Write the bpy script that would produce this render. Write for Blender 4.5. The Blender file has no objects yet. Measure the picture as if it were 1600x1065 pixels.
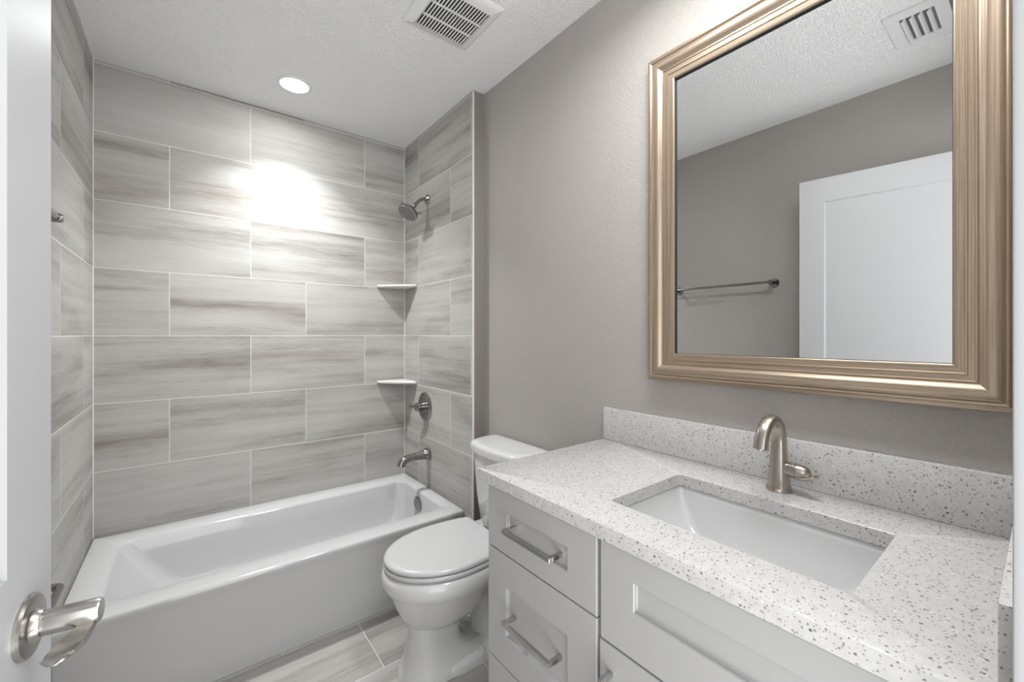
import bpy, bmesh, math, random
from mathutils import Vector, Matrix
random.seed(7)
S = bpy.context.scene
COL = S.collection
PI = math.pi

# ------------------------------------------------------------------ camera, world, lights, exposure
CAM_Z = 1.2617
cam_d = bpy.data.cameras.new('camera')
cam = bpy.data.objects.new('camera', cam_d)
COL.objects.link(cam)
cam_d.sensor_width = 36.0
cam_d.lens = 653.546 / 1600 * 36
cam_d.shift_y = -(532.5 - 522.865) / 1600
cam_d.clip_start = 0.01
cam.location = (0, 0, CAM_Z)
cam.rotation_euler = (PI / 2, 0, -math.radians(37.9192))
S.camera = cam

S.view_settings.view_transform = 'Standard'
S.view_settings.look = 'None'
S.view_settings.gamma = 1.0
S.view_settings.use_curve_mapping = False
S.view_settings.exposure = 0.60

W = bpy.data.worlds.new('hallway_fill')
S.world = W
W.use_nodes = True
W.node_tree.nodes['Background'].inputs[0].default_value = (0.985, 0.99, 1.0, 1)
# hall glow, with extra brightness added below the horizon to lift the ceiling
_bg = W.node_tree.nodes['Background']
_tc = W.node_tree.nodes.new('ShaderNodeTexCoord')
_sx = W.node_tree.nodes.new('ShaderNodeSeparateXYZ')
_mr = W.node_tree.nodes.new('ShaderNodeMapRange')
W.node_tree.links.new(_tc.outputs['Generated'], _sx.inputs[0])
W.node_tree.links.new(_sx.outputs[2], _mr.inputs[0])
for _i, _v in enumerate((-0.5, 0.1, 4.0, 1.8)):
    _mr.inputs[_i + 1].default_value = _v
W.node_tree.links.new(_mr.outputs[0], _bg.inputs[1])

LIGHTS = []
def lamp(name, kind, loc, power, color=(1, 0.96, 0.9), rot=(0, 0, 0), **kw):
    d = bpy.data.lights.new(name, kind)
    d.energy = power
    d.color = color
    for k, v in kw.items():
        setattr(d, k, v)
    o = bpy.data.objects.new(name, d)
    COL.objects.link(o)
    o.location = loc
    o.rotation_euler = rot
    return o

# recessed light over the bathtub
CAN = (0.42, 2.277)
NEUTRAL = (0.975, 0.988, 1.0)
lamp('tub_downlight', 'AREA', (CAN[0], CAN[1], 2.478), 2.4, NEUTRAL, shape='DISK', size=0.10)
lamp('tub_downlight_core', 'AREA', (CAN[0], CAN[1], 2.476), 8.2, NEUTRAL, shape='DISK', size=0.10, spread=math.radians(104))
# vanity light above the mirror: three shaded bulbs
for y in (0.16, 0.41, 0.66):
    lamp('vanity_bulb', 'POINT', (0.84, y, 2.40), 0.65, NEUTRAL, shadow_soft_size=0.05)
    lamp('vanity_shade', 'AREA', (0.80, y, 2.36), 3.2, NEUTRAL, shape='DISK', size=0.11)

# ------------------------------------------------------------------ node helper
class NT:
    def __init__(s, name, bump=None):
        m = bpy.data.materials.new(name)
        m.use_nodes = True
        s.m = m
        s.t = m.node_tree
        s.n = s.t.nodes
        s.bsdf = s.n['Principled BSDF']
    def node(s, typ, **kw):
        n = s.n.new(typ)
        for k, v in kw.items():
            setattr(n, k, v)
        return n
    def put(s, sock, v):
        if v is None:
            return
        if isinstance(v, bpy.types.NodeSocket):
            s.t.links.new(v, sock)
        else:
            sock.default_value = v
    def math(s, op, a, b=None, c=None, clamp=False):
        n = s.node('ShaderNodeMath', operation=op, use_clamp=clamp)
        s.put(n.inputs[0], a)
        s.put(n.inputs[1], b)
        s.put(n.inputs[2], c)
        return n.outputs[0]
    def comb(s, x, y, z):
        n = s.node('ShaderNodeCombineXYZ')
        for i, v in enumerate((x, y, z)):
            s.put(n.inputs[i], v)
        return n.outputs[0]
    def pos(s):
        g = s.node('ShaderNodeNewGeometry')
        x = s.node('ShaderNodeSeparateXYZ')
        s.t.links.new(g.outputs['Position'], x.inputs[0])
        return x.outputs[0], x.outputs[1], x.outputs[2]
    def objco(s):
        g = s.node('ShaderNodeTexCoord')
        return g.outputs['Object']
    def noise(s, vec, scale, detail=2, rough=0.5):
        n = s.node('ShaderNodeTexNoise')
        if vec is not None:
            s.put(n.inputs['Vector'], vec)
        n.inputs['Scale'].default_value = scale
        n.inputs['Detail'].default_value = detail
        n.inputs['Roughness'].default_value = rough
        return n.outputs['Fac']
    def ramp(s, fac, stops, interp='LINEAR'):
        n = s.node('ShaderNodeValToRGB')
        s.put(n.inputs[0], fac)
        cr = n.color_ramp
        cr.interpolation = interp
        while len(cr.elements) < len(stops):
            cr.elements.new(0.5)
        for e, (p, c) in zip(cr.elements, stops):
            e.position = p
            e.color = (c[0], c[1], c[2], 1)
        return n.outputs[0]
    def mix(s, fac, a, b, mode='MIX'):
        n = s.node('ShaderNodeMix', data_type='RGBA', blend_type=mode)
        s.put(n.inputs[0], fac)
        s.put(n.inputs[6], a if not isinstance(a, tuple) else (*a, 1))
        s.put(n.inputs[7], b if not isinstance(b, tuple) else (*b, 1))
        return n.outputs[2]
    def maprange(s, v, a, b, c, d, smooth=False):
        n = s.node('ShaderNodeMapRange')
        if smooth:
            n.interpolation_type = 'SMOOTHSTEP'
        s.put(n.inputs[0], v)
        for i, k in enumerate((a, b, c, d)):
            s.put(n.inputs[i + 1], k)
        return n.outputs[0]
    def white(s, vec):
        n = s.node('ShaderNodeTexWhiteNoise', noise_dimensions='3D')
        s.put(n.inputs['Vector'], vec)
        x = s.node('ShaderNodeSeparateColor')
        s.t.links.new(n.outputs['Color'], x.inputs[0])
        return x.outputs
    def bump(s, h, strength, dist=0.001):
        n = s.node('ShaderNodeBump')
        n.inputs['Strength'].default_value = strength
        n.inputs['Distance'].default_value = dist
        s.put(n.inputs['Height'], h)
        s.put(s.bsdf.inputs['Normal'], n.outputs[0])
    def set(s, **kw):
        for k, v in kw.items():
            sock = s.bsdf.inputs[k.replace('_', ' ')]
            if isinstance(v, tuple) and len(v) == 3:
                v = (*v, 1)
            s.put(sock, v)
        return s

def plain(name, color, rough=0.5, metal=0.0, coat=0.0, spec=None, var=0.0, scale=20):
    t = NT(name)
    t.set(Roughness=rough, Metallic=metal, Coat_Weight=coat)
    if spec is not None:
        t.bsdf.inputs['Specular IOR Level'].default_value = spec
    if var:
        f = t.noise(t.objco(), scale, 3)
        a = tuple(max(0, c * (1 - var)) for c in color)
        b = tuple(min(1, c * (1 + var)) for c in color)
        t.set(Base_Color=t.ramp(f, [(0.3, a), (0.7, b)]))
    else:
        t.set(Base_Color=color)
    return t.m

# ------------------------------------------------------------------ materials
TILE_H, TILE_L, JOINT_Z = 0.3048, 0.6035, CAM_Z - 0.0038

def tile_material(name, axes, v0, odd0, even0, seed, gain=1.0, rough=0.55):
    """Wood-look porcelain planks in a running bond with pale grout."""
    t = NT(name)
    p = dict(zip('xyz', t.pos()))
    u, v = p[axes[0]], p[axes[1]]
    vr = t.math('DIVIDE', t.math('SUBTRACT', v, v0), TILE_H)
    row = t.math('FLOOR', vr)
    fv = t.math('SUBTRACT', vr, row)
    par = t.math('MODULO', t.math('ADD', row, 40.0), 2.0)
    off = t.math('ADD', even0, t.math('MULTIPLY', par, odd0 - even0))
    ur = t.math('DIVIDE', t.math('SUBTRACT', u, off), TILE_L)
    colm = t.math('FLOOR', ur)
    fu = t.math('SUBTRACT', ur, colm)
    du = t.math('MULTIPLY', t.math('MINIMUM', fu, t.math('SUBTRACT', 1.0, fu)), TILE_L)
    dv = t.math('MULTIPLY', t.math('MINIMUM', fv, t.math('SUBTRACT', 1.0, fv)), TILE_H)
    d = t.math('MINIMUM', du, dv)
    grout = t.math('LESS_THAN', d, 0.0017)
    r = t.white(t.comb(row, colm, float(seed)))
    rz = t.math('MULTIPLY', r[0], 37.0)
    rz2 = t.math('MULTIPLY', r[1], 91.0)
    # slow wander of the grain so the streaks are not ruler straight
    wob = t.noise(t.comb(t.math('MULTIPLY', u, 2.2), t.math('MULTIPLY', v, 5.0), rz), 1.0, 2)
    vv = t.math('ADD', v, t.math('MULTIPLY', t.math('SUBTRACT', wob, 0.5), 0.016))
    broad = t.noise(t.comb(t.math('MULTIPLY', u, 0.9), t.math('MULTIPLY', vv, 9.5), rz), 1.0, 2, 0.5)
    band = t.noise(t.comb(t.math('MULTIPLY', u, 1.5), t.math('MULTIPLY', vv, 42.0), rz2), 1.0, 4, 0.6)
    fine = t.noise(t.comb(t.math('MULTIPLY', u, 16.0), t.math('MULTIPLY', vv, 330.0), rz), 1.0, 3, 0.65)
    patch = t.noise(t.comb(t.math('MULTIPLY', u, 4.0), t.math('MULTIPLY', v, 9.0), rz2), 1.0, 2)
    f = t.math('MULTIPLY', broad, 0.68)
    f = t.math('ADD', f, t.math('MULTIPLY', band, 0.32))
    f = t.math('ADD', f, t.math('MULTIPLY', t.math('SUBTRACT', fine, 0.5), 0.30))
    f = t.math('ADD', f, t.math('MULTIPLY', t.math('SUBTRACT', patch, 0.5), 0.16))
    f = t.math('ADD', f, t.math('MULTIPLY', t.math('SUBTRACT', r[2], 0.5), 0.08))
    g = gain
    c = t.ramp(f, [(0.28, (0.215 * g, 0.202 * g, 0.184 * g)), (0.40, (0.325 * g, 0.313 * g, 0.292 * g)),
                   (0.51, (0.415 * g, 0.405 * g, 0.382 * g)), (0.70, (0.485 * g, 0.477 * g, 0.454 * g))])
    warm = t.math('MULTIPLY', t.maprange(broad, 0.50, 0.34, 0.0, 1.0, True), t.math('GREATER_THAN', r[1], 0.45))
    c = t.mix(t.math('MULTIPLY', warm, 0.45), c, (1.03, 0.955, 0.91), 'MULTIPLY')
    c = t.mix(grout, c, (0.66, 0.65, 0.625))
    t.set(Base_Color=c, Roughness=t.math('ADD', t.math('MULTIPLY', grout, 0.4), rough))
    t.bsdf.inputs['Specular IOR Level'].default_value = 0.22
    edge = t.maprange(d, 0.0012, 0.0030, 0.0, 1.0, True)
    h = t.math('ADD', edge, t.math('MULTIPLY', fine, 0.12))
    t.bump(h, 0.35, 0.0012)
    return t.m

def paint_material(name, color, scale, strength, rough=0.55, dist=0.002):
    t = NT(name)
    p = t.comb(*t.pos())
    n = t.noise(p, scale, 3, 0.55)
    n2 = t.noise(p, scale * 0.22, 2)
    h = t.math('ADD', t.maprange(n, 0.42, 0.62, 0, 1, True), t.math('MULTIPLY', n2, 0.3))
    t.set(Base_Color=color, Roughness=rough)
    t.bump(h, strength, dist)
    return t.m

M = {}
M['tile_back'] = tile_material('wood_look_tile_back', 'xz', JOINT_Z, 0.2719 - TILE_L, -0.0631, 3)
M['tile_side'] = tile_material('wood_look_tile_side', 'yz', JOINT_Z, 2.400, 2.004, 11)
M['tile_floor'] = tile_material('wood_look_tile_floor', 'xy', 1.5517, 0.30, 0.594, 23, 0.95, 0.4)
M['paint'] = paint_material('greige_orange_peel_paint', (0.405, 0.380, 0.353), 230, 0.5)
M['shaded_end_paint'] = paint_material('greige_end_paint_shaded', (0.25, 0.225, 0.212), 170, 0.25)  # wall paint with the end face's shade put into the colour
M['ceiling'] = paint_material('white_knockdown_ceiling', (0.885, 0.89, 0.895), 125, 0.75, 0.7, 0.004)
M['white_paint'] = plain('white_semi_gloss_paint', (0.40, 0.403, 0.41), 0.38)
M['cabinet'] = plain('white_cabinet_paint', (0.42, 0.417, 0.412), 0.35)
M['porcelain'] = plain('white_porcelain', (0.61, 0.61, 0.607), 0.12, coat=0.4)
M['seat_plastic'] = plain('white_seat_plastic', (0.51, 0.51, 0.51), 0.2)
M['enamel'] = plain('white_tub_enamel', (0.525, 0.526, 0.528), 0.1, coat=0.4)
M['sink'] = plain('white_basin_glaze', (0.57, 0.57, 0.57), 0.15, coat=0.3)
M['chrome'] = plain('polished_nickel', (0.33, 0.322, 0.31), 0.15, 1.0)
M['nickel'] = plain('brushed_nickel', (0.46, 0.415, 0.37), 0.28, 1.0)
M['satin'] = plain('satin_nickel', (0.46, 0.44, 0.415), 0.27, 1.0)
M['steel'] = plain('satin_steel', (0.55, 0.54, 0.53), 0.2, 1.0)
M['dull_steel'] = plain('dull_grey_steel', (0.36, 0.355, 0.345), 0.35, 0.8)
M['shade_dark'] = plain('painted_shade_dark', (0.015, 0.015, 0.015), 0.8)  # near-black standing in for shade
M['nozzle'] = plain('grey_nozzle_rubber', (0.05, 0.05, 0.05), 0.5)
M['caulk'] = plain('white_caulk', (0.74, 0.73, 0.715), 0.5)
M['shelf'] = plain('pale_grey_ceramic', (0.60, 0.585, 0.565), 0.2)
M['mirror'] = plain('silvered_glass', (0.79, 0.80, 0.795), 0.0, 1.0)
M['plastic'] = plain('white_vent_plastic', (0.74, 0.74, 0.735), 0.4)
M['vent_metal'] = plain('white_register_metal', (0.72, 0.725, 0.73), 0.4)

def quartz():
    t = NT('speckled_white_quartz')
    mp = t.node('ShaderNodeMapping')
    mp.inputs['Rotation'].default_value = (0.61, 0.83, 0.37)
    t.put(mp.inputs['Vector'], t.comb(*t.pos()))
    p = mp.outputs[0]
    base = t.ramp(t.noise(p, 60, 4, 0.6), [(0.3, (0.52, 0.512, 0.50)), (0.7, (0.59, 0.583, 0.573))])
    c = base
    for sc, thr, rad, dark in ((150, 0.50, 0.29, 0.80), (250, 0.45, 0.32, 0.65), (90, 0.84, 0.2, 0.85)):
        v = t.node('ShaderNodeTexVoronoi', feature='F1')
        t.put(v.inputs['Vector'], p)
        v.inputs['Scale'].default_value = sc
        x = t.node('ShaderNodeSeparateColor')
        t.t.links.new(v.outputs['Color'], x.inputs[0])
        rr = t.math('MULTIPLY', rad, t.math('ADD', 0.55, t.math('MULTIPLY', x.outputs[2], 0.6)))
        m = t.math('MULTIPLY', t.math('LESS_THAN', v.outputs['Distance'], rr), t.math('GREATER_THAN', x.outputs[0], thr))
        sp = t.ramp(x.outputs[1], [(0.0, (0.05, 0.045, 0.04)), (0.5, (0.17, 0.15, 0.13)), (0.85, (0.33, 0.29, 0.25)), (1.0, (0.8, 0.8, 0.79))])
        c = t.mix(t.math('MULTIPLY', m, dark), c, sp)
    t.set(Base_Color=c, Roughness=0.16)
    return t.m
M['quartz'] = quartz()

def frame_wood():
    t = NT('champagne_brushed_frame')
    uvn = t.node('ShaderNodeUVMap')
    x = t.node('ShaderNodeSeparateXYZ')
    t.t.links.new(uvn.outputs[0], x.inputs[0])
    n1 = t.noise(t.comb(t.math('MULTIPLY', x.outputs[0], 3.0), t.math('MULTIPLY', x.outputs[1], 420.0), 0.0), 1.0, 3, 0.6)
    n2 = t.noise(t.comb(t.math('MULTIPLY', x.outputs[0], 10.0), t.math('MULTIPLY', x.outputs[1], 1400.0), 3.0), 1.0, 2)
    f = t.math('ADD', t.math('MULTIPLY', n1, 0.65), t.math('MULTIPLY', n2, 0.35))
    c = t.ramp(f, [(0.30, (0.26, 0.190, 0.132)), (0.52, (0.425, 0.335, 0.252)), (0.70, (0.56, 0.465, 0.370))])
    t.set(Base_Color=c, Metallic=0.72, Roughness=0.33)
    return t.m
M['frame'] = frame_wood()

def emit(name, color, strength):
    t = NT(name)
    t.set(Base_Color=(0.9, 0.9, 0.9), Emission_Color=color, Emission_Strength=strength)
    return t.m
M['lens'] = emit('lit_lens', (1, 0.985, 0.96), 6.0)

# ------------------------------------------------------------------ mesh helpers
def build(name, bm, mat, parent=None, smooth=35, loc=None):
    bmesh.ops.remove_doubles(bm, verts=bm.verts, dist=1e-6)
    bmesh.ops.recalc_face_normals(bm, faces=bm.faces)
    me = bpy.data.meshes.new(name)
    bm.to_mesh(me)
    bm.free()
    if smooth:
        me.shade_smooth()
        me.set_sharp_from_angle(angle=math.radians(smooth))
    o = bpy.data.objects.new(name, me)
    COL.objects.link(o)
    for m in (mat if isinstance(mat, (list, tuple)) else [mat]):
        me.materials.append(m)
    if parent is not None:
        o.parent = parent
        o.matrix_parent_inverse = parent.matrix_basis.inverted()
    return o

def empty(name, loc, label, cat, group=None):
    o = bpy.data.objects.new(name, None)
    COL.objects.link(o)
    o.location = loc
    o.empty_display_size = 0.05
    return tag(o, label, cat, group)

def tag(o, label, cat, group=None):
    o['label'] = label
    o['category'] = cat
    if group:
        o['group'] = group
    return o

def struct(o, label=None, cat=None):
    o['kind'] = 'structure'
    if label:
        o['label'] = label
    if cat:
        o['category'] = cat
    return o

def add_box(bm, x0, x1, y0, y1, z0, z1, bev=0.0, seg=2):
    r = bmesh.ops.create_cube(bm, size=1.0)
    vs = r['verts']
    for v in vs:
        v.co = Vector(((x0 + x1) / 2 + v.co.x * (x1 - x0), (y0 + y1) / 2 + v.co.y * (y1 - y0), (z0 + z1) / 2 + v.co.z * (z1 - z0)))
    if bev:
        es = list({e for v in vs for e in v.link_edges})
        bmesh.ops.bevel(bm, geom=es, offset=bev, segments=seg, profile=0.5, affect='EDGES')
    return vs

def box(x0, x1, y0, y1, z0, z1, bev=0.0, seg=2):
    bm = bmesh.new()
    add_box(bm, x0, x1, y0, y1, z0, z1, bev, seg)
    return bm

def loft(bm, rings, cap0=True, cap1=True, closed=True):
    vr = [[bm.verts.new(p) for p in r] for r in rings]
    n = len(vr[0])
    for a, b in zip(vr, vr[1:]):
        for i in range(n if closed else n - 1):
            j = (i + 1) % n
            try:
                bm.faces.new((a[i], a[j], b[j], b[i]))
            except ValueError:
                pass
    if cap0:
        bm.faces.new(vr[0][::-1])
    if cap1:
        bm.faces.new(vr[-1])
    return vr

def frame_of(d):
    d = Vector(d).normalized()
    up = Vector((0, 0, 1)) if abs(d.z) < 0.9 else Vector((0, 1, 0))
    a = d.cross(up).normalized()
    b = a.cross(d).normalized()
    return d, a, b

def add_lathe(bm, origin, axis, prof, n=32, caps=(True, True)):
    """prof: list of (distance along axis, radius)."""
    d, a, b = frame_of(axis)
    o = Vector(origin)
    rings = [[o + d * s + (a * math.cos(2 * PI * k / n) + b * math.sin(2 * PI * k / n)) * max(r, 1e-5) for k in range(n)] for s, r in prof]
    loft(bm, rings, *caps)

def smooth_path(pts, sub=6):
    P = [Vector(p) for p in pts]
    out = []
    for i in range(len(P) - 1):
        p0, p1, p2, p3 = P[max(i - 1, 0)], P[i], P[i + 1], P[min(i + 2, len(P) - 1)]
        for k in range(sub):
            t = k / sub
            out.append(0.5 * ((2 * p1) + (p2 - p0) * t + (2 * p0 - 5 * p1 + 4 * p2 - p3) * t * t + (3 * p1 - p0 - 3 * p2 + p3) * t ** 3))
    out.append(P[-1])
    return out

def add_tube(bm, pts, radii, n=16, flat=(1.0, 1.0), side=None, caps=(True, True), power=2.0):
    """Tube along pts; flat scales the two cross axes; side fixes the first cross axis."""
    P = [Vector(p) for p in pts]
    rings = []
    pa = None
    for i, p in enumerate(P):
        t = (P[min(i + 1, len(P) - 1)] - P[max(i - 1, 0)]).normalized()
        if side is not None:
            a = Vector(side)
        elif pa is None:
            a = frame_of(t)[1]
        else:
            a = pa
        a = (a - t * a.dot(t)).normalized()
        pa = a
        b = t.cross(a)
        r = radii[i] if isinstance(radii, (list, tuple)) else radii
        fl = flat[i] if isinstance(flat, list) else flat
        sq = lambda v: math.copysign(abs(v) ** (2 / power), v)
        rings.append([p + a * (sq(math.cos(2 * PI * k / n)) * r * fl[0]) + b * (sq(math.sin(2 * PI * k / n)) * r * fl[1]) for k in range(n)])
    loft(bm, rings, *caps)

def lerp_list(vals, n):
    out = []
    for i in range(n):
        f = i / (n - 1) * (len(vals) - 1)
        k = min(int(f), len(vals) - 2)
        out.append(vals[k] + (vals[k + 1] - vals[k]) * (f - k))
    return out

def rrect(x0, x1, y0, y1, z, r, seg=6):
    """rounded rectangle, counter-clockwise, starting at the (x1,y1) corner."""
    pts = []
    for cx, cy, a0 in ((x1 - r, y1 - r, 0), (x0 + r, y1 - r, 90), (x0 + r, y0 + r, 180), (x1 - r, y0 + r, 270)):
        for k in range(seg + 1):
            a = math.radians(a0 + 90 * k / seg)
            pts.append(Vector((cx + r * math.cos(a), cy + r * math.sin(a), z)))
    return pts

def add_ring_plate(bm, outer, inner, seg):
    """flat face ring between a 4-corner rounded outer loop and inner loop of equal counts."""
    n = len(outer)
    vo = [bm.verts.new(p) for p in outer]
    vi = [bm.verts.new(p) for p in inner]
    for i in range(n):
        j = (i + 1) % n
        bm.faces.new((vo[i], vo[j], vi[j], vi[i]))

# ------------------------------------------------------------------ room constants
XL, XR, XW = -0.3273, 1.1368, 1.2022       # left tile, right tile, vanity wall
XLP = -0.335                               # painted left wall
YB, YE = 2.6117, 1.7802                    # back tile, end of the tiled alcove
ZC = 2.490
YF0 = 0.003                                # room face of the door wall
# ------------------------------------------------------------------ room shell
struct(build('floor', box(-0.45, 1.35, -0.14, 2.75, -0.08, 0.0), M['tile_floor'], smooth=0), 'wood-look plank tile floor with pale grout', 'floor')
struct(build('ceiling', box(-0.45, 1.35, -0.12, 2.75, ZC, ZC + 0.08), M['ceiling'], smooth=0), 'white textured ceiling', 'ceiling')
struct(build('wall_back', box(-0.45, 1.35, YB, YB + 0.12, 0, ZC), M['tile_back'], smooth=0), 'grey wood-look tiled wall behind the bathtub', 'wall')
bm = box(-0.45, XL, YE, YB, 0, ZC)
struct(build('wall_left_alcove', bm, M['tile_side'], smooth=0), 'tiled end wall of the tub alcove on the left', 'wall')
struct(build('wall_left', box(-0.45, XLP, -0.12, YE, 0, ZC), M['paint'], smooth=0), 'greige painted wall behind the open door', 'wall')
struct(build('wall_right_alcove', box(XR, 1.35, YE + 0.001, YB, 0, ZC), [M['tile_side']], smooth=0), 'tiled shower wall carrying the taps', 'wall')
struct(build('wall_right', box(XW, 1.35, -0.12, YE, 0, ZC), M['paint'], smooth=0), 'greige painted wall carrying the mirror', 'wall')
# painted end of the alcove wall and its metal tile edge
struct(build('trim_1', box(XR + 0.006, XW, YE - 0.004, YE + 0.001, 0, ZC), M['shaded_end_paint'], smooth=0), 'greige painted end face of the tiled shower wall', 'trim')
struct(build('trim_2', box(XR - 0.0012, XR + 0.006, YE - 0.005, YE + 0.004, 0, ZC - 0.006, 0.0008, 1), M['caulk'], smooth=0), 'pale edge strip where the shower tile ends', 'trim')
struct(build('trim_3', box(XL - 0.001, XL + 0.003, YB - 0.003, YB + 0.001, 0.355, ZC), M['caulk'], smooth=0), 'white caulk line in the left tile corner', 'trim')
struct(build('trim_4', box(XR - 0.003, XR + 0.001, YB - 0.003, YB + 0.001, 0.355, ZC), M['caulk'], smooth=0), 'white caulk line in the right tile corner', 'trim')
# door wall: two stubs and a header around the opening
OPL, OPR, OPT = -0.272, 0.572, 2.066
bm = box(OPR + 0.018, XW, -0.12, YF0, 0, ZC)
add_box(bm, XLP, OPL - 0.012, -0.12, YF0, 0, ZC)
add_box(bm, OPL - 0.012, OPR + 0.018, -0.12, YF0, OPT + 0.018, ZC)
struct(build('wall_front', bm, M['paint'], smooth=0), 'greige painted wall around the doorway', 'wall')
bm = box(OPR, OPR + 0.064, YF0, 0.0197, 0, OPT + 0.064, 0.003)
add_box(bm, OPR + 0.0005, OPR + 0.018, -0.12, 0.0135, 0, OPT)
struct(build('trim_5', bm, M['white_paint']), 'white casing and jamb on the right of the doorway', 'trim')
bm = box(OPL - 0.012, OPL, -0.12, YF0 - 0.0005, 0, OPT)
add_box(bm, OPL - 0.012, OPR, -0.12, YF0, OPT, OPT + 0.018)
struct(build('trim_6', bm, M['white_paint']), 'white jamb on the hinge side of the doorway', 'trim')

# ------------------------------------------------------------------ open door with lever sets
def make_door():
    wd, th, h, z0 = 0.808, 0.035, 2.0455, 0.010
    bm = bmesh.new()
    # local: x along the leaf from the hinge, y = 0 is the room face, +y into the leaf's back
    def face(yf, sgn):
        xs = [0, 0.104, wd - 0.104, wd]
        zs = [z0, z0 + 0.235, 0.785, 0.993, z0 + h - 0.118, z0 + h]
        rec, bv = 0.009, 0.013
        def q(a, b, c, d):
            bm.faces.new([bm.verts.new(p) for p in (a, b, c, d)])
        for i in range(3):
            for k in range(5):
                xa, xb, za, zb = xs[i], xs[i + 1], zs[k], zs[k + 1]
                if i == 1 and k in (1, 3):
                    A = [(xa, yf, za), (xb, yf, za), (xb, yf, zb), (xa, yf, zb)]
                    yi = yf + sgn * rec
                    B = [(xa + bv * 0.5, yi, za + bv * 0.5), (xb - bv * 0.5, yi, za + bv * 0.5), (xb - bv * 0.5, yi, zb - bv * 0.5), (xa + bv * 0.5, yi, zb - bv * 0.5)]
                    for m in range(4):
                        n = (m + 1) % 4
                        q(A[m], A[n], B[n], B[m])
                    q(*B)
                else:
                    q((xa, yf, za), (xb, yf, za), (xb, yf, zb), (xa, yf, zb))
    face(0.0, 1)
    face(th, -1)
    def q(*p):
        bm.faces.new([bm.verts.new(v) for v in p])
    t = z0 + h
    q((wd, 0, z0), (wd, th, z0), (wd, th, t), (wd, 0, t))
    q((0, 0, z0), (0, th, z0), (0, th, t), (0, 0, t))
    q((0, 0, t), (wd, 0, t), (wd, th, t), (0, th, t))
    q((0, 0, z0), (wd, 0, z0), (wd, th, z0), (0, th, z0))
    return bm
door = build('door_1', make_door(), M['white_paint'], smooth=20)
HX, HY = -0.2555, 0.0035
ang = math.atan2(0.806 - HY, -0.1392 - HX)
door.location = (HX, HY, 0)
door.rotation_euler = (0, 0, ang)
struct(door, 'white two-panel door standing open on the left with a nickel lever', 'door')

def door_lever(side):
    """side -1: on the room face (local -y), +1: on the back face."""
    cx, cz = 0.808 - 0.062, 0.917
    y0 = 0.0 if side < 0 else 0.035
    s = side
    bm = bmesh.new()
    add_lathe(bm, (cx, y0, cz), (0, s, 0), [(0, 0.036), (0.003, 0.036), (0.0055, 0.034), (0.0065, 0.030), (0.007, 0.019), (0.010, 0.0165), (0.014, 0.0152)], 44)
    ro = build('rose', bm, M['satin'])
    bm = bmesh.new()
    add_lathe(bm, (cx, y0 + s * 0.010, cz), (0, s, 0), [(0, 0.0132), (0.006, 0.0140), (0.012, 0.0146), (0.052, 0.0146), (0.055, 0.0132)], 32)
    # blade: a narrow neck under the tip of the spindle that broadens and rolls towards the hinge
    rows = []
    K = 22
    def wide(f):
        T = ((0, 0.020), (0.18, 0.020), (0.36, 0.030), (0.52, 0.0315), (0.80, 0.027), (1.0, 0.022))
        for (a0, w0), (a1, w1) in zip(T, T[1:]):
            if f <= a1:
                g = (f - a0) / (a1 - a0)
                g = g * g * (3 - 2 * g)
                return w0 + (w1 - w0) * g
        return T[-1][1]
    for k in range(K + 1):
        f = k / K
        x = cx + 0.006 - 0.098 * f
        z = cz - 0.005 - 0.011 * math.sin(min(1.0, f * 1.15) * PI) + 0.002 * f
        wd0 = wide(f)
        yo = y0 + s * (0.0640 - 0.002 * f)
        yi = yo - s * wd0
        th = 0.0052 - 0.0022 * f
        ym = (yo + yi) / 2
        dip = 0.003 * min(1.0, f * 2.2) * min(1.0, (1 - f) * 5)
        if f > 0.84:
            e = (f - 0.84) / 0.16
            mid = yo - s * wd0 * 0.45
            sh = math.sqrt(max(0.03, 1 - e * e))
            yo, yi = mid + (yo - mid) * sh, mid + (yi - mid) * sh
            ym, wd0 = (yo + yi) / 2, abs(yo - yi)
        ed = wd0 * 0.12
        if f > 0.93:
            th *= 1 - 0.8 * ((f - 0.93) / 0.07) ** 2
        rows.append([Vector((x, yo, z)), Vector((x, yo - s * ed, z + th * .8)), Vector((x, ym, z + th - dip)), Vector((x, yi + s * ed, z + th * .8)),
                     Vector((x, yi, z)), Vector((x, yi + s * ed, z - th * .8)), Vector((x, ym, z - th - dip)), Vector((x, yo - s * ed, z - th * .8))])
    loft(bm, rows)
    lv = build('lever', bm, M['satin'], smooth=50)
    h = bpy.data.objects.new('door_handle', None)
    COL.objects.link(h)
    h.location = (cx, y0, cz)
    h.parent = door
    for o in (ro, lv):
        o.parent = h
        o.matrix_parent_inverse = Matrix.Translation((-cx, -y0, -cz))
    h['label'] = 'brushed nickel lever handle on a round rose'
    return h
door_lever(-1)
door_lever(1)
bm = box(0.8075, 0.8092, 0.005, 0.030, 0.889, 0.946)
o = build('latch_plate', bm, M['nickel'], smooth=0)
o.parent = door

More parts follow.
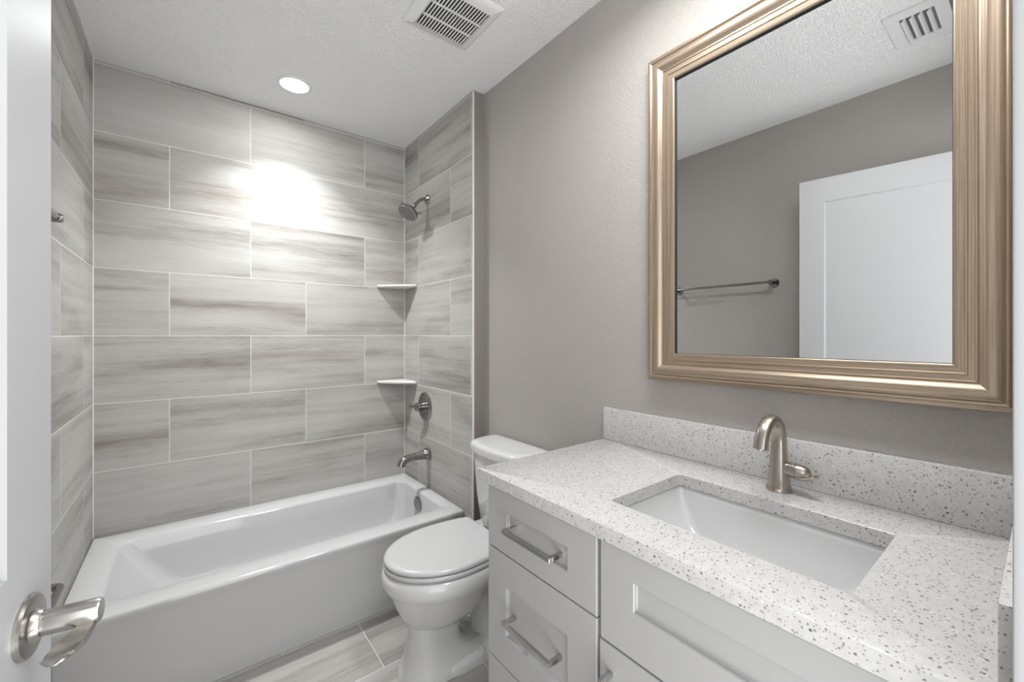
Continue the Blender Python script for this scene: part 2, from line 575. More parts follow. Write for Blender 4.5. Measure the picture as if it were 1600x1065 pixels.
# ------------------------------------------------------------------ bathtub
def make_tub():
    x0, x1, y0, y1, zr = XL + 0.002, XR - 0.002, 1.8605, YB - 0.002, 0.355
    seg = 6
    bm = bmesh.new()
    def R(a, b, c, d, z, r):
        return rrect(a, b, c, d, z, r, seg)
    outer = [
        R(x0, x1, y0 + 0.012, y1, 0.0, 0.002),
        R(x0, x1, y0 + 0.012, y1, 0.285, 0.002),
        R(x0, x1, y0 + 0.004, y1, 0.325, 0.002),
        R(x0, x1, y0, y1, 0.338, 0.003),
        R(x0, x1, y0 + 0.001, y1, 0.348, 0.004),
        R(x0 + 0.001, x1 - 0.001, y0 + 0.006, y1 - 0.001, 0.354, 0.008),
        R(x0 + 0.004, x1 - 0.004, y0 + 0.014, y1 - 0.004, zr, 0.012),
    ]
    ix0, ix1, iy0, iy1 = x0 + 0.100, x1 - 0.066, y0 + 0.113, y1 - 0.126
    inner = [
        R(ix0 - 0.012, ix1 + 0.012, iy0 - 0.012, iy1 + 0.012, zr, 0.055),
        R(ix0 - 0.004, ix1 + 0.004, iy0 - 0.004, iy1 + 0.004, zr - 0.004, 0.050),
        R(ix0, ix1, iy0, iy1, zr - 0.014, 0.048),
        R(ix0 + 0.05, ix1 - 0.006, iy0 + 0.006, iy1 - 0.008, zr - 0.09, 0.055),
        R(ix0 + 0.12, ix1 - 0.022, iy0 + 0.020, iy1 - 0.024, zr - 0.19, 0.075),
        R(ix0 + 0.18, ix1 - 0.040, iy0 + 0.040, iy1 - 0.044, zr - 0.262, 0.085),
        R(ix0 + 0.22, ix1 - 0.070, iy0 + 0.070, iy1 - 0.074, zr - 0.283, 0.085),
        R(ix0 + 0.30, ix1 - 0.120, iy0 + 0.120, iy1 - 0.124, zr - 0.287, 0.06),
    ]
    loft(bm, outer + inner, True, True)
    return bm
tub = tag(build('bathtub', make_tub(), M['enamel'], smooth=50), 'white alcove bathtub with a flat apron below the tiled walls', 'bathtub')
bm = bmesh.new()
add_lathe(bm, (1.068, 2.2483, 0.281), (-1, 0, -0.09), [(0, 0.040), (0.012, 0.042), (0.016, 0.039), (0.018, 0.030), (0.016, 0.028), (0.0165, 0.0)], 32)
o = build('overflow_plate', bm, M['chrome'], tub)
o['label'] = 'round nickel overflow cover'
bm = bmesh.new()
add_tube(bm, [(1.052, 2.2483, 0.320), (1.048, 2.2483, 0.326), (1.046, 2.2483, 0.331)], [0.006, 0.005, 0.004], 10)
build('overflow_lever', bm, M['chrome'], o)
bm = bmesh.new()
add_lathe(bm, (0.86, 2.235, 0.0675), (0, 0, 1), [(0, 0.038), (0.004, 0.036), (0.006, 0.028), (0.010, 0.022), (0.011, 0.0)], 28)
build('drain', bm, M['chrome'], tub)

# ------------------------------------------------------------------ shower head
Ysh = 2.28
sh = empty('shower_fixture', (XR, Ysh, 2.0674), 'polished nickel shower head on a bent arm high on the right tiled wall', 'shower head')
bm = bmesh.new()
add_lathe(bm, (XR - 0.0005, Ysh, 2.0674), (-1, 0, 0), [(0, 0.030), (0.003, 0.030), (0.008, 0.024), (0.012, 0.014), (0.016, 0.011)], 28)
build('flange', bm, M['chrome'], sh)
bm = bmesh.new()
pts = smooth_path([(XR - 0.002, Ysh, 2.0674), (1.110, Ysh, 2.0665), (1.088, Ysh, 2.056), (1.068, Ysh, 2.036), (1.050, Ysh, 2.016)], 6)
add_tube(bm, pts, 0.0095, 16)
build('arm', bm, M['chrome'], sh)
nrm = Vector((-0.56, -0.10, -0.82)).normalized()
hc = Vector((1.006, Ysh - 0.004, 1.962))
bm = bmesh.new()
top = Vector((1.053, Ysh, 2.019))
ax = (hc - top).normalized()
L = (hc - top).length
add_lathe(bm, top, ax, [(-0.006, 0.0125), (0.0, 0.0145), (0.012, 0.0150), (0.016, 0.0125), (0.020, 0.0180), (0.030, 0.0240), (0.042, 0.030), (0.052, 0.036)], 28)
add_lathe(bm, hc - nrm * 0.022, nrm, [(-0.006, 0.030), (0.0, 0.054), (0.004, 0.0595), (0.014, 0.061), (0.020, 0.0600), (0.022, 0.0565)], 40)
hd = build('spray_head', bm, M['chrome'], sh)
bm = bmesh.new()
add_lathe(bm, hc - nrm * 0.0015, nrm, [(0, 0.0565), (0.0022, 0.0555), (0.0026, 0.0)], 36)
fp = build('face_plate', bm, M['dull_steel'], hd)
bm = bmesh.new()
d, a, b = frame_of(nrm)
for rr, n in ((0.012, 6), (0.024, 11), (0.036, 16), (0.048, 22)):
    for k in range(n):
        t = 2 * PI * (k + 0.3 * rr * 100) / n
        add_lathe(bm, hc + (a * math.cos(t) + b * math.sin(t)) * rr, nrm, [(0.0, 0.0036), (0.0032, 0.0030), (0.004, 0.0)], 8)
o = build('nozzles', bm, M['nozzle'], hd)
o['kind'] = 'stuff'
bm = bmesh.new()
e0 = hc - nrm * 0.012 + (Vector((0.5, -0.75, -0.2)).normalized()) * 0.058
add_tube(bm, [e0, e0 + Vector((0.014, -0.012, 0.003)), e0 + Vector((0.020, -0.016, -0.006))], [0.0045, 0.004, 0.0045], 10)
build('spray_lever', bm, M['chrome'], hd)

# ------------------------------------------------------------------ shower valve and tub spout
va = empty('shower_valve', (XR, 2.308, 0.8325), 'round nickel shower valve plate with a lever below the lower corner shelf', 'shower valve')
bm = bmesh.new()
add_lathe(bm, (XR - 0.0005, 2.308, 0.8325), (-1, 0, 0), [(0, 0.084), (0.004, 0.084), (0.009, 0.079), (0.012, 0.070), (0.013, 0.025), (0.02, 0.024)], 48)
build('escutcheon', bm, M['chrome'], va)
bm = bmesh.new()
add_lathe(bm, (XR - 0.012, 2.308, 0.8325), (-1, 0, 0), [(0, 0.026), (0.030, 0.0245), (0.034, 0.0265), (0.046, 0.0255), (0.054, 0.018), (0.057, 0.0)], 32)
hb = build('hub', bm, M['chrome'], va)
bm = bmesh.new()
pts = smooth_path([(1.088, 2.265, 0.852), (1.078, 2.285, 0.849), (1.074, 2.308, 0.842), (1.068, 2.335, 0.834), (1.062, 2.362, 0.832)], 5)
add_tube(bm, pts, lerp_list([0.006, 0.010, 0.012, 0.010, 0.0085], len(pts)), 14, (1.0, 0.8))
build('lever', bm, M['chrome'], va)

sp = bmesh.new()
ys = 2.2633
pts = smooth_path([(XR - 0.0005, ys, 0.5575), (1.118, ys, 0.5575), (1.100, ys, 0.5555), (1.060, ys, 0.5540), (1.015, ys, 0.5510), (0.985, ys, 0.5450), (0.969, ys, 0.5300), (0.964, ys, 0.5150)], 5)
add_tube(sp, pts, lerp_list([0.0325, 0.0325, 0.0265, 0.0215, 0.0205, 0.0225, 0.0235, 0.0245], len(pts)), 24, (0.9, 1.0))
spo = tag(build('tub_spout', sp, M['chrome'], smooth=50), 'curved nickel tub spout on the right tiled wall above the tub rim', 'tub spout')
bm = bmesh.new()
add_lathe(bm, (XR - 0.0004, ys, 0.5575), (-1, 0, 0), [(0, 0.0345), (0.010, 0.0345), (0.013, 0.0315)], 28)
build('collar', bm, M['chrome'], spo)

# ------------------------------------------------------------------ corner shelves
def corner_shelf(z, label):
    a, th = 0.186, 0.019
    N = 14
    def ring(inset, zz):
        cx, cy = XR - 0.0015, YB - 0.0015
        p = [Vector((cx - inset * 0, cy, zz))]
        A = Vector((cx - a + inset, cy, zz))
        B = Vector((cx, cy - a + inset, zz))
        n = Vector((1, 1, 0)).normalized()
        out = [Vector((cx, cy, zz)), A + Vector((-0.0, 0, 0))]
        nose = 0.016
        A2 = A + Vector((0, -nose + inset * .4, 0))
        B2 = B + Vector((-nose + inset * .4, 0, 0))
        out.append(A + Vector((0.001, -nose * .5, 0)))
        for k in range(N + 1):
            f = k / N
            q = A2.lerp(B2, f) + n * (0.020 * math.sin(PI * f)) * -0.35
            out.append(q)
        out.append(B + Vector((-nose * .5, 0.001, 0)))
        out.append(B)
        return out
    bm = bmesh.new()
    loft(bm, [ring(0.010, z - th), ring(0.003, z - th + 0.004), ring(0.0, z - th * .5), ring(0.002, z - 0.004), ring(0.008, z)])
    return tag(build('corner_shelf', bm, M['shelf'], smooth=60), label, 'shelf', 'ceramic corner shelves in the shower')
corner_shelf(1.577, 'upper pale ceramic corner shelf in the tiled corner below the shower head')
corner_shelf(0.972, 'lower pale ceramic corner shelf in the tiled corner just above the valve plate')

# ------------------------------------------------------------------ recessed light
rl = empty('recessed_light', (CAN[0], CAN[1], ZC), 'lit round recessed light in the ceiling over the bathtub', 'ceiling light')
bm = bmesh.new()
add_lathe(bm, (CAN[0], CAN[1], ZC + 0.001), (0, 0, -1), [(0, 0.078), (0.004, 0.077), (0.007, 0.071), (0.0075, 0.064), (0.004, 0.062)], 48, (True, False))
build('trim_ring', bm, M['plastic'], rl)
bm = bmesh.new()
add_lathe(bm, (CAN[0], CAN[1], ZC - 0.0045), (0, 0, -1), [(0, 0.063), (0.001, 0.062), (0.0015, 0.0)], 48)
build('lens', bm, M['lens'], rl)

# ------------------------------------------------------------------ exhaust fan grille
fan = empty('exhaust_fan', (0.805, 1.405, ZC), 'square white exhaust fan grille with dark slots in the ceiling', 'exhaust fan')
fx0, fx1, fy0, fy1 = 0.661, 0.949, 1.262, 1.546
sx0, sx1, sy0, sy1 = 0.704, 0.916, 1.310, 1.524
bm = bmesh.new()
seg = 4
zb = ZC - 0.013
loop = lambda i, z, r: rrect(fx0 + i, fx1 - i, fy0 + i, fy1 - i, z, r, seg)
loft(bm, [loop(0, ZC, 0.006), loop(0.0, ZC - 0.004, 0.006), loop(0.004, ZC - 0.008, 0.006), loop(0.028, zb, 0.005), rrect(sx0, sx1, sy0, sy1, zb, 0.003, seg), rrect(sx0, sx1, sy0, sy1, ZC - 0.001, 0.003, seg)], False, False)
build('cover', bm, M['plastic'], fan)
bm = bmesh.new()
NS = 17
pitch = (sx1 - sx0) / NS
for k in range(NS + 1):
    x = sx0 + k * pitch
    add_box(bm, x - pitch * 0.22, x + pitch * 0.22, sy0, sy1, zb, zb + 0.003, 0.0008, 1)
for f in (1 / 3, 2 / 3):
    y = sy0 + (sy1 - sy0) * f
    add_box(bm, sx0, sx1, y - 0.004, y + 0.004, zb + 0.0004, zb + 0.0034)
build('slats', bm, M['plastic'], fan, smooth=0)
build('cavity_shade', box(sx0, sx1, sy0, sy1, ZC - 0.0012, ZC - 0.0004), M['shade_dark'], fan, smooth=0)  # flat black sheet painted as the shade behind the slats

# ------------------------------------------------------------------ ceiling register (seen in the mirror)
reg = empty('air_register', (0.11, 0.215, ZC), 'white louvred air register in the ceiling seen at the top right of the mirror', 'air vent')
rx0, rx1, ry0, ry1 = -0.035, 0.255, 0.030, 0.400
bm = bmesh.new()
def lp(a, b, c, d, z):
    return rrect(a, b, c, d, z, 0.003, 3)
# plate with two banks of openings
banks = ((0.262, 0.358), (0.072, 0.225))
zt_, zb_ = ZC - 0.0005, ZC - 0.007
for (xa, xb, ya, yb) in ((rx0, 0.018, ry0, ry1), (0.202, rx1, ry0, ry1), (0.018, 0.202, ry0, 0.072), (0.018, 0.202, 0.225, 0.262), (0.018, 0.202, 0.358, ry1)):
    f = [bm.verts.new(p) for p in ((xa, ya, zb_), (xb, ya, zb_), (xb, yb, zb_), (xa, yb, zb_))]
    bm.faces.new(f)
bmesh.ops.remove_doubles(bm, verts=bm.verts, dist=1e-6)
ex = bmesh.ops.extrude_face_region(bm, geom=bm.faces[:])
for v in [g for g in ex['geom'] if isinstance(g, bmesh.types.BMVert)]:
    v.co.z = zt_
build('face_frame', bm, M['vent_metal'], reg, smooth=0)
bm = bmesh.new()
for (y0, y1), sg in zip(banks, (1, -1)):
    n = int(round((y1 - y0) / 0.026))
    for k in range(n):
        yc = y0 + (k + 0.5) * (y1 - y0) / n
        prof = [(-0.003, -0.001), (-0.001, -0.006), (0.003, -0.012), (0.008, -0.016)]
        th = 0.0012
        rows = []
        for x in (0.018, 0.202):
            rows.append([Vector((x, yc + sg * dy, ZC - 0.002 + dz)) for dy, dz in prof] + [Vector((x, yc + sg * dy + sg * th, ZC - 0.002 + dz + th)) for dy, dz in prof[::-1]])
        loft(bm, rows)
build('louvers', bm, M['vent_metal'], reg, smooth=0)
build('duct_shadow', box(0.018, 0.202, 0.072, 0.358, ZC - 0.0010, ZC - 0.0003), plain('duct_shade_grey', (0.16, 0.16, 0.17), 0.6), reg, smooth=0)  # flat grey sheet, colour stands in for the shade inside the duct

# ------------------------------------------------------------------ toilet
TC = 1.455
def egg(xf, xb, w, z, nf=2.0, nb=3.0, split=0.56, n=48):
    cx = xf + split * (xb - xf)
    pts = []
    for k in range(n):
        t = 2 * PI * k / n
        c, s = math.cos(t), math.sin(t)
        if c < 0:
            e, a = nf, cx - xf
        else:
            e, a = nb, xb - cx
        px = cx + a * math.copysign(abs(c) ** (2 / e), c)
        py = TC + w * math.copysign(abs(s) ** (2 / (2.0 if c < 0 else nb)), s)
        pts.append(Vector((px, py, z)))
    return pts
toi = empty('toilet', (0.80, TC, 0), 'white two-piece toilet with closed lid between bathtub and vanity', 'toilet')
bm = bmesh.new()
rings = [egg(0.655, 0.90, 0.085, 0.180), egg(0.638, 0.91, 0.104, 0.200), egg(0.622, 0.92, 0.122, 0.225), egg(0.600, 0.945, 0.148, 0.270),
         egg(0.584, 0.965, 0.167, 0.312), egg(0.576, 0.975, 0.176, 0.328), egg(0.562, 0.985, 0.186, 0.340), egg(0.555, 0.995, 0.191, 0.360),
         egg(0.556, 1.00, 0.191, 0.384), egg(0.562, 1.00, 0.187, 0.396), egg(0.574, 1.00, 0.177, 0.402)]
loft(bm, rings)
# front column
def colring(xf, xb, w, z):
    return egg(xf, xb, w, z, 3.2, 4.0, 0.5, 40)
loft(bm, [colring(0.612, 1.02, 0.108, 0.0), colring(0.612, 1.02, 0.108, 0.010), colring(0.620, 1.00, 0.102, 0.030), colring(0.636, 0.90, 0.088, 0.062), colring(0.648, 0.845, 0.078, 0.105), colring(0.655, 0.835, 0.073, 0.160), colring(0.655, 0.84, 0.073, 0.235)])
# foot shelf behind the column
loft(bm, [colring(0.70, 1.06, 0.118, 0.0), colring(0.70, 1.06, 0.118, 0.020), colring(0.71, 1.05, 0.112, 0.034), colring(0.74, 1.03, 0.090, 0.046)])
# trapway
pts = smooth_path([(0.78, TC, 0.10), (0.83, TC, 0.19), (0.89, TC, 0.225), (0.955, TC, 0.20), (0.985, TC, 0.13), (0.99, TC, 0.02)], 6)
add_tube(bm, pts, lerp_list([0.05, 0.058, 0.062, 0.062, 0.060, 0.062], len(pts)), 20, (1.15, 1.0))
# shelf carrying the tank
loft(bm, [colring(0.90, 1.16, 0.10, 0.25), colring(0.90, 1.17, 0.13, 0.32), colring(0.92, 1.175, 0.165, 0.375), colring(0.92, 1.175, 0.170, 0.405)])
build('bowl', bm, M['porcelain'], toi, smooth=60)
def plan(xf, xb, w, z):
    """seat and lid outline: rounded front, straight back edge."""
    cx = xf + 0.245
    P = []
    n = 26
    for k in range(n + 1):
        t = PI / 2 + PI * k / n
        P.append(Vector((cx + (cx - xf) * math.cos(t), TC + w * math.sin(t), z)))
    bw = w * 0.89
    for k in range(1, 7):
        f = k / 7
        P.append(Vector((cx + (xb - 0.012 - cx) * f, TC - w + (w - bw) * f ** 1.8, z)))
    P += [Vector((xb - 0.004, TC - bw + 0.006, z)), Vector((xb, TC - bw + 0.016, z)), Vector((xb, TC + bw - 0.016, z)), Vector((xb - 0.004, TC + bw - 0.006, z))]
    for k in range(6, 0, -1):
        f = k / 7
        P.append(Vector((cx + (xb - 0.012 - cx) * f, TC + w - (w - bw) * f ** 1.8, z)))
    return P
bm = bmesh.new()
loft(bm, [plan(0.569, 1.0, 0.181, 0.4052), plan(0.565, 1.0, 0.185, 0.407), plan(0.562, 1.0, 0.188, 0.414), plan(0.563, 1.0, 0.187, 0.421), plan(0.567, 0.998, 0.183, 0.423)])
build('seat', bm, M['seat_plastic'], toi, smooth=60)
bm = bmesh.new()
loft(bm, [plan(0.570, 1.004, 0.180, 0.4262), plan(0.565, 1.005, 0.185, 0.4275), plan(0.563, 1.006, 0.187, 0.433), plan(0.565, 1.006, 0.185, 0.440), plan(0.573, 1.002, 0.178, 0.4445), plan(0.590, 0.99, 0.162, 0.4465)])
build('lid', bm, M['seat_plastic'], toi, smooth=60)
for s in (-1, 1):
    bm = bmesh.new()
    add_box(bm, 1.004, 1.030, TC + s * 0.075 - 0.022, TC + s * 0.075 + 0.022, 0.404, 0.436, 0.006, 3)
    build('hinge', bm, M['seat_plastic'], toi)
def tank_ring(xf, xb, w, z, bow=0.030, rc=0.045):
    P = []
    n = 20
    # front edge bowed, corners rounded
    for k in range(n + 1):
        f = -1 + 2 * k / n
        x = xf + bow * abs(f) ** 2.2
        y = TC + (w - 0.004) * f
        cr = max(0.0, (abs(f) - 0.80) / 0.20)
        x += rc * (1 - math.sqrt(max(0.0, 1 - cr * cr)))
        P.append(Vector((x, y, z)))
    P += [Vector((xf + bow + rc + 0.02, TC + w, z)), Vector((xb - 0.02, TC + w, z)), Vector((xb - 0.006, TC + w - 0.006, z)), Vector((xb, TC + w - 0.02, z)),
          Vector((xb, TC - w + 0.02, z)), Vector((xb - 0.006, TC - w + 0.006, z)), Vector((xb - 0.02, TC - w, z)), Vector((xf + bow + rc + 0.02, TC - w, z))]
    return P
bm = bmesh.new()
loft(bm, [tank_ring(1.045, 1.175, 0.150, 0.408), tank_ring(1.035, 1.178, 0.165, 0.430), tank_ring(1.022, 1.183, 0.180, 0.55), tank_ring(1.012, 1.187, 0.192, 0.738)])
build('tank', bm, M['porcelain'], toi, smooth=50)
bm = bmesh.new()
loft(bm, [tank_ring(1.006, 1.188, 0.196, 0.739), tank_ring(0.999, 1.189, 0.202, 0.742), tank_ring(0.998, 1.190, 0.203, 0.766), tank_ring(1.002, 1.189, 0.199, 0.776), tank_ring(1.012, 1.184, 0.190, 0.782), tank_ring(1.03, 1.176, 0.175, 0.7835)])
build('tank_lid', bm, M['porcelain'], toi, smooth=60)
for s in (-1, 1):
    bm = bmesh.new()
    add_lathe(bm, (0.905, TC + s * 0.100, 0.024), (0, 0, 1), [(0, 0.017), (0.020, 0.016), (0.028, 0.012), (0.031, 0.0)], 20)
    build('bolt_cap', bm, M['porcelain'], toi)

# ------------------------------------------------------------------ vanity cabinet
FX = 0.658                                             # face of the drawer fronts
van = empty('vanity_cabinet', (0.93, 0.48, 0), 'white shaker vanity cabinet with bar pulls under the speckled countertop', 'vanity cabinet')
VY0, VY1 = 0.008, 0.955
bm = bmesh.new()
def rc(i, z):
    return [Vector((FX + 0.0205 + i, VY0 + i, z)), Vector((XW - 0.002 - i, VY0 + i, z)), Vector((XW - 0.002 - i, VY1 - i, z)), Vector((FX + 0.0205 + i, VY1 - i, z))]
loft(bm, [rc(0, 0.09), rc(0, 0.8585), rc(0.018, 0.8585), rc(0.018, 0.108)])
build('body', bm, M['cabinet'], van, smooth=0)
build('toe_kick', box(FX + 0.085, XW - 0.003, VY0 + 0.001, VY1 - 0.001, 0.0, 0.0902), M['cabinet'], van, smooth=0)

def shaker(y0, y1, z0, z1, py0, py1, pz0, pz1, rec=0.009):
    """front slab with one recessed panel; y1 is the far (left in the photo) edge."""
    bm = bmesh.new()
    x, xb, e = FX, FX + 0.0195, 0.0016
    b = 0.0025
    def R(xx, a, c, d, f):
        return [Vector((xx, a, d)), Vector((xx, c, d)), Vector((xx, c, f)), Vector((xx, a, f))]
    rings = [R(xb, y0, y1, z0, z1), R(x + e, y0, y1, z0, z1), R(x, y0 + e, y1 - e, z0 + e, z1 - e), R(x, py0, py1, pz0, pz1), R(x + 0.002, py0 + 0.002, py1 - 0.002, pz0 + 0.002, pz1 - 0.002),
             R(x + rec - 0.002, py0 + b, py1 - b, pz0 + b, pz1 - b), R(x + rec, py0 + b + 0.0015, py1 - b - 0.0015, pz0 + b + 0.0015, pz1 - b - 0.0015)]
    loft(bm, rings)
    return bm

def bar_pull(center, length, vertical, parent):
    """square bar pull with mitred posts."""
    c = Vector(center)
    s = 0.0052
    bm = bmesh.new()
    hl = length / 2
    xf, xb = FX - 0.034, FX + 0.0095
    def bx(u0, u1, xx0, xx1):
        if vertical:
            add_box(bm, xx0, xx1, c.y - s, c.y + s, c.z + u0, c.z + u1, 0.0008, 1)
        else:
            add_box(bm, xx0, xx1, c.y + u0, c.y + u1, c.z - s, c.z + s, 0.0008, 1)
    bx(-hl, hl, xf, xf + 2 * s)
    bx(-hl, -hl + 2 * s, xf + 2 * s - 0.001, xb)
    bx(hl - 2 * s, hl, xf + 2 * s - 0.001, xb)
    return build('handle', bm, M['steel'], parent, smooth=0)

DY0, DY1 = 0.565, 0.951
d1 = build('drawer', shaker(DY0, DY1, 0.6875, 0.8510, 0.6475, 0.8695, 0.742, 0.797), M['cabinet'], van, smooth=0)
bar_pull((0, 0.7575, 0.768), 0.176, False, d1)
d2 = build('drawer', shaker(DY0, DY1, 0.3915, 0.6845, 0.6475, 0.8715, 0.4715, 0.603), M['cabinet'], van, smooth=0)
bar_pull((0, 0.7595, 0.5365), 0.176, False, d2)
d3 = build('drawer', shaker(DY0, DY1, 0.1, 0.3885, 0.6475, 0.8715, 0.18, 0.309), M['cabinet'], van, smooth=0)
bar_pull((0, 0.7595, 0.245), 0.176, False, d3)
build('false_front', shaker(0.0125, 0.5555, 0.6545, 0.8510, 0.0905, 0.477, 0.742, 0.798), M['cabinet'], van, smooth=0)
dr = build('cabinet_door', shaker(0.0125, 0.5575, 0.1, 0.6505, 0.0905, 0.477, 0.18, 0.572), M['cabinet'], van, smooth=0)
bar_pull((0, 0.5285, 0.527), 0.150, True, dr)

# ------------------------------------------------------------------ countertop with sink cut-out
CX0, CX1, CY0, CY1, CT, CBt = 0.6426, XW - 0.0005, 0.0065, 0.9838, 0.890, 0.860
SX0, SX1, SY0, SY1 = 0.753, 1.0417, 0.1752, 0.6083
def make_counter():
    bm = bmesh.new()
    seg = 5
    e = 0.002
    O = lambda i, z: rrect(CX0 + i, CX1 - i, CY0 + i, CY1 - i, z, 0.0035, seg)
    I = lambda i, z: rrect(SX0 - i, SX1 + i, SY0 - i, SY1 + i, z, 0.012, seg)
    rings = [I(0, CBt), O(0, CBt), O(0, CT - e), O(e * 0.3, CT - e * 0.3), O(e, CT), I(e * .7, CT), I(0, CT - e * .7), I(0, CBt)]
    loft(bm, rings, False, False)
    return bm
cnt = tag(build('countertop', make_counter(), M['quartz'], smooth=40), 'white speckled quartz vanity countertop with backsplash around the sink', 'countertop')
build('backsplash', box(XW - 0.0205, XW - 0.0005, CY0, CY1 - 0.0005, CT + 0.0003, 1.0025, 0.0015), M['quartz'], cnt, smooth=40)
build('side_splash', box(0.6200, XW - 0.021, CY0, 0.0306, CT + 0.0003, 1.0025, 0.0015), M['quartz'], cnt, smooth=40)

def make_sink():
    bm = bmesh.new()
    seg = 6
    zt = CBt - 0.0006
    R = lambda i, z, r: rrect(SX0 + i, SX1 - i, SY0 + i, SY1 - i, z, r, seg)
    def R2(ix, iy, z, r):
        return rrect(SX0 + ix, SX1 - ix, SY0 + iy, SY1 - iy, z, r, seg)
    rings = [R(-0.028, zt - 0.010, 0.02), R(-0.028, zt, 0.02), R(-0.004, zt, 0.014), R(-0.002, zt - 0.003, 0.014), R2(0.0, 0.0, zt - 0.018, 0.016), R2(0.008, 0.012, zt - 0.050, 0.022),
             R2(0.024, 0.040, zt - 0.090, 0.03), R2(0.045, 0.085, zt - 0.118, 0.035), R2(0.075, 0.13, zt - 0.130, 0.035), R2(0.115, 0.185, zt - 0.134, 0.02)]
    outer = [R2(0.10, 0.17, zt - 0.146, 0.02), R2(0.03, 0.08, zt - 0.130, 0.03), R2(0.008, 0.02, zt - 0.098, 0.03), R(-0.012, zt - 0.06, 0.02), R(-0.028, zt - 0.010, 0.02)]
    loft(bm, outer + rings[1:], True, True)
    return bm
snk = tag(build('sink', make_sink(), M['sink'], smooth=60), 'white rectangular undermount sink set into the quartz countertop', 'sink')
bm = bmesh.new()
add_lathe(bm, ((SX0 + SX1) / 2, (SY0 + SY1) / 2, CBt - 0.1352), (0, 0, 1), [(0, 0.028), (0.003, 0.027), (0.004, 0.020), (0.0075, 0.017), (0.0085, 0.0)], 28)
build('drain', bm, M['nickel'], snk)

# ------------------------------------------------------------------ faucet
FXB, FY = 1.1225, 0.398
fa = empty('faucet', (FXB, FY, CT), 'brushed nickel single-hole faucet with arched spout behind the sink', 'faucet')
bm = bmesh.new()
add_lathe(bm, (FXB, FY, CT + 0.0004), (0, 0, 1), [(0, 0.0275), (0.006, 0.0275), (0.0085, 0.0262), (0.009, 0.0235)], 36)
build('base_ring', bm, M['nickel'], fa)
bm = bmesh.new()
pts = smooth_path([(FXB, FY, CT + 0.008), (FXB, FY, CT + 0.028), (FXB + 0.0005, FY, CT + 0.060), (FXB + 0.001, FY, CT + 0.100), (FXB - 0.001, FY, CT + 0.130), (FXB - 0.012, FY, CT + 0.157),
                   (FXB - 0.034, FY, CT + 0.171), (FXB - 0.060, FY, CT + 0.171), (FXB - 0.084, FY, CT + 0.157), (FXB - 0.098, FY, CT + 0.134), (FXB - 0.104, FY, CT + 0.114)], 5)
n = len(pts)
rad = lerp_list([0.0235, 0.0215, 0.0190, 0.0165, 0.0150, 0.0140, 0.0135, 0.0135, 0.0140, 0.0145, 0.0150], n)
fl = [(1.0, a) for a in lerp_list([1.0, 1.0, 1.0, 0.98, 0.92, 0.86, 0.82, 0.80, 0.80, 0.82, 0.85], n)]
add_tube(bm, pts, rad, 36, fl, side=(0, 1, 0), power=2.7)
build('spout', bm, M['nickel'], fa, smooth=50)
bm = bmesh.new()
q = pts[-1]
dn = (pts[-1] - pts[-3]).normalized()
add_lathe(bm, q - dn * 0.002, dn, [(0, 0.0085), (0.0045, 0.008), (0.0048, 0.0)], 20)
build('aerator', bm, M['steel'], fa)
bm = bmesh.new()
hz = CT + 0.054
add_lathe(bm, (FXB, FY - 0.002, hz), (0.0, -1, 0.0), [(0, 0.0165), (0.033, 0.0172), (0.0345, 0.0160), (0.0358, 0.0160), (0.0372, 0.0172), (0.047, 0.0165), (0.055, 0.0140), (0.061, 0.0095), (0.0635, 0.0040), (0.064, 0.0)], 32)
hd2 = build('handle', bm, M['nickel'], fa)
bm = bmesh.new()
pts = smooth_path([(FXB - 0.003, FY - 0.038, hz - 0.0125), (FXB - 0.006, FY - 0.056, hz - 0.0110), (FXB - 0.010, FY - 0.072, hz - 0.0050), (FXB - 0.012, FY - 0.079, hz + 0.0010)], 6)
add_tube(bm, pts, lerp_list([0.0100, 0.0125, 0.0120, 0.0085], len(pts)), 20, (1.0, 0.40), side=(1, 0, 0))
build('lever', bm, M['nickel'], hd2, smooth=50)

# ------------------------------------------------------------------ mirror
mi = empty('mirror', (XW, 0.413, 1.122), 'large wall mirror in a wide champagne ridged frame above the sink', 'mirror')
MY0, MY1, MZ0, MZ1 = 0.031, 0.795, 1.1195, 2.137
PROF = [(0.0, 0.0), (0.0, 0.026), (0.0015, 0.0285), (0.0095, 0.0295), (0.0110, 0.0330), (0.0135, 0.0350), (0.0160, 0.0340), (0.0175, 0.0315),
        (0.0195, 0.0330), (0.024, 0.0355), (0.030, 0.0360), (0.036, 0.0340), (0.042, 0.0300), (0.047, 0.0265), (0.0505, 0.0250),
        (0.0515, 0.0262), (0.0545, 0.0262), (0.0555, 0.0236), (0.0640, 0.0215), (0.0650, 0.0226), (0.0680, 0.0222), (0.0690, 0.0196), (0.0795, 0.0165), (0.0830, 0.0150), (0.0850, 0.0120)]
bm = bmesh.new()
uvl = bm.loops.layers.uv.new('UVMap')
cor = lambda t: [(MY0 + t, MZ0 + t), (MY1 - t, MZ0 + t), (MY1 - t, MZ1 - t), (MY0 + t, MZ1 - t)]
arc = [0.0]
for p, q in zip(PROF, PROF[1:]):
    arc.append(arc[-1] + math.hypot(q[0] - p[0], q[1] - p[1]))
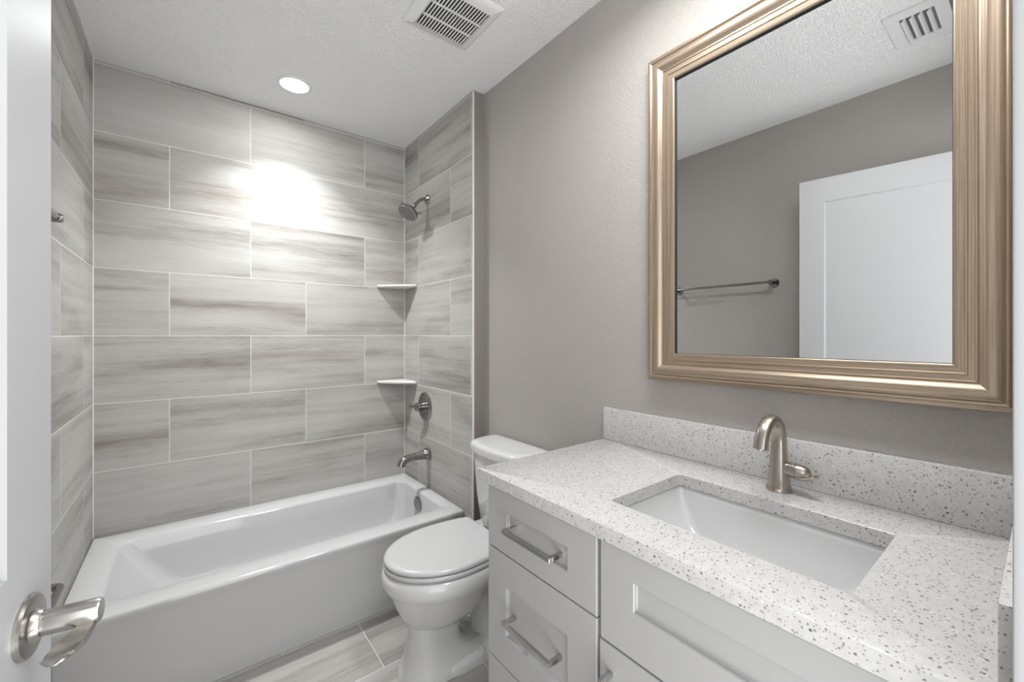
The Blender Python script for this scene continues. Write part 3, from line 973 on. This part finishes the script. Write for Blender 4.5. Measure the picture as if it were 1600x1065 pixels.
for s in range(4):
    for k in range(len(PROF) - 1):
        (t0, h0), (t1, h1) = PROF[k], PROF[k + 1]
        A, B, C2, D = cor(t0)[s], cor(t0)[(s + 1) % 4], cor(t1)[(s + 1) % 4], cor(t1)[s]
        vs = [bm.verts.new((XW - h, y, z)) for (y, z), h in ((A, h0), (B, h0), (C2, h1), (D, h1))]
        f = bm.faces.new(vs)
        ax = 0 if s in (0, 2) else 1
        for lp_, (pt, vv) in zip(f.loops, ((A, arc[k]), (B, arc[k]), (C2, arc[k + 1]), (D, arc[k + 1]))):
            lp_[uvl].uv = (pt[ax] + s * 3.7, vv)
fr = build('frame', bm, M['frame'], mi, smooth=28)
bm = bmesh.new()
loft(bm, [[Vector((XW - h, y, z)) for y, z in cor(t)] for t, h in ((0.0845, 0.0118), (0.0852, 0.0122), (0.0858, 0.0112), (0.0858, 0.0046), (0.0840, 0.0046))], False, False)
build('inner_edge', bm, M['shade_dark'], mi, smooth=0)  # lip's inner face, its shadow put into the colour
GI = 0.0845
build('glass', box(XW - 0.0050, XW - 0.0005, MY0 + GI, MY1 - GI, MZ0 + GI, MZ1 - GI), M['mirror'], mi, smooth=0)

# ------------------------------------------------------------------ towel bar (seen in the mirror) and paper holder on the left wall
tb = empty('towel_bar', (XLP, 1.29, 1.567), 'slim nickel towel bar on the left wall, seen in the mirror beside the door', 'towel bar')
bm = bmesh.new()
add_tube(bm, [(-0.265, 0.985, 1.567), (-0.265, 1.598, 1.567)], 0.0075, 16)
build('bar', bm, M['chrome'], tb)
for y in (0.992, 1.590):
    bm = bmesh.new()
    add_lathe(bm, (XLP + 0.0004, y, 1.567), (1, 0, 0), [(0, 0.026), (0.005, 0.026), (0.010, 0.020), (0.016, 0.012), (0.050, 0.0105), (0.058, 0.0125), (0.074, 0.0125), (0.080, 0.010), (0.081, 0)], 28)
    build('post', bm, M['chrome'], tb)
ph = empty('paper_holder', (XLP, 1.61, 0.60), 'bent chrome paper holder on the left wall beyond the door lever', 'toilet paper holder')
bm = bmesh.new()
pts = [Vector((XLP + 0.002, 1.608, 0.598)), Vector((-0.29, 1.608, 0.598))] + smooth_path([(-0.278, 1.608, 0.598), (-0.266, 1.603, 0.598), (-0.261, 1.592, 0.598)], 5) + [Vector((-0.261, 1.455, 0.598))]
add_tube(bm, pts, 0.0095, 16)
build('arm', bm, M['chrome'], ph)
bm = bmesh.new()
add_lathe(bm, (XLP + 0.0004, 1.608, 0.598), (1, 0, 0), [(0, 0.026), (0.006, 0.026), (0.010, 0.020), (0.014, 0.011)], 28)
build('wall_plate', bm, M['chrome'], ph)
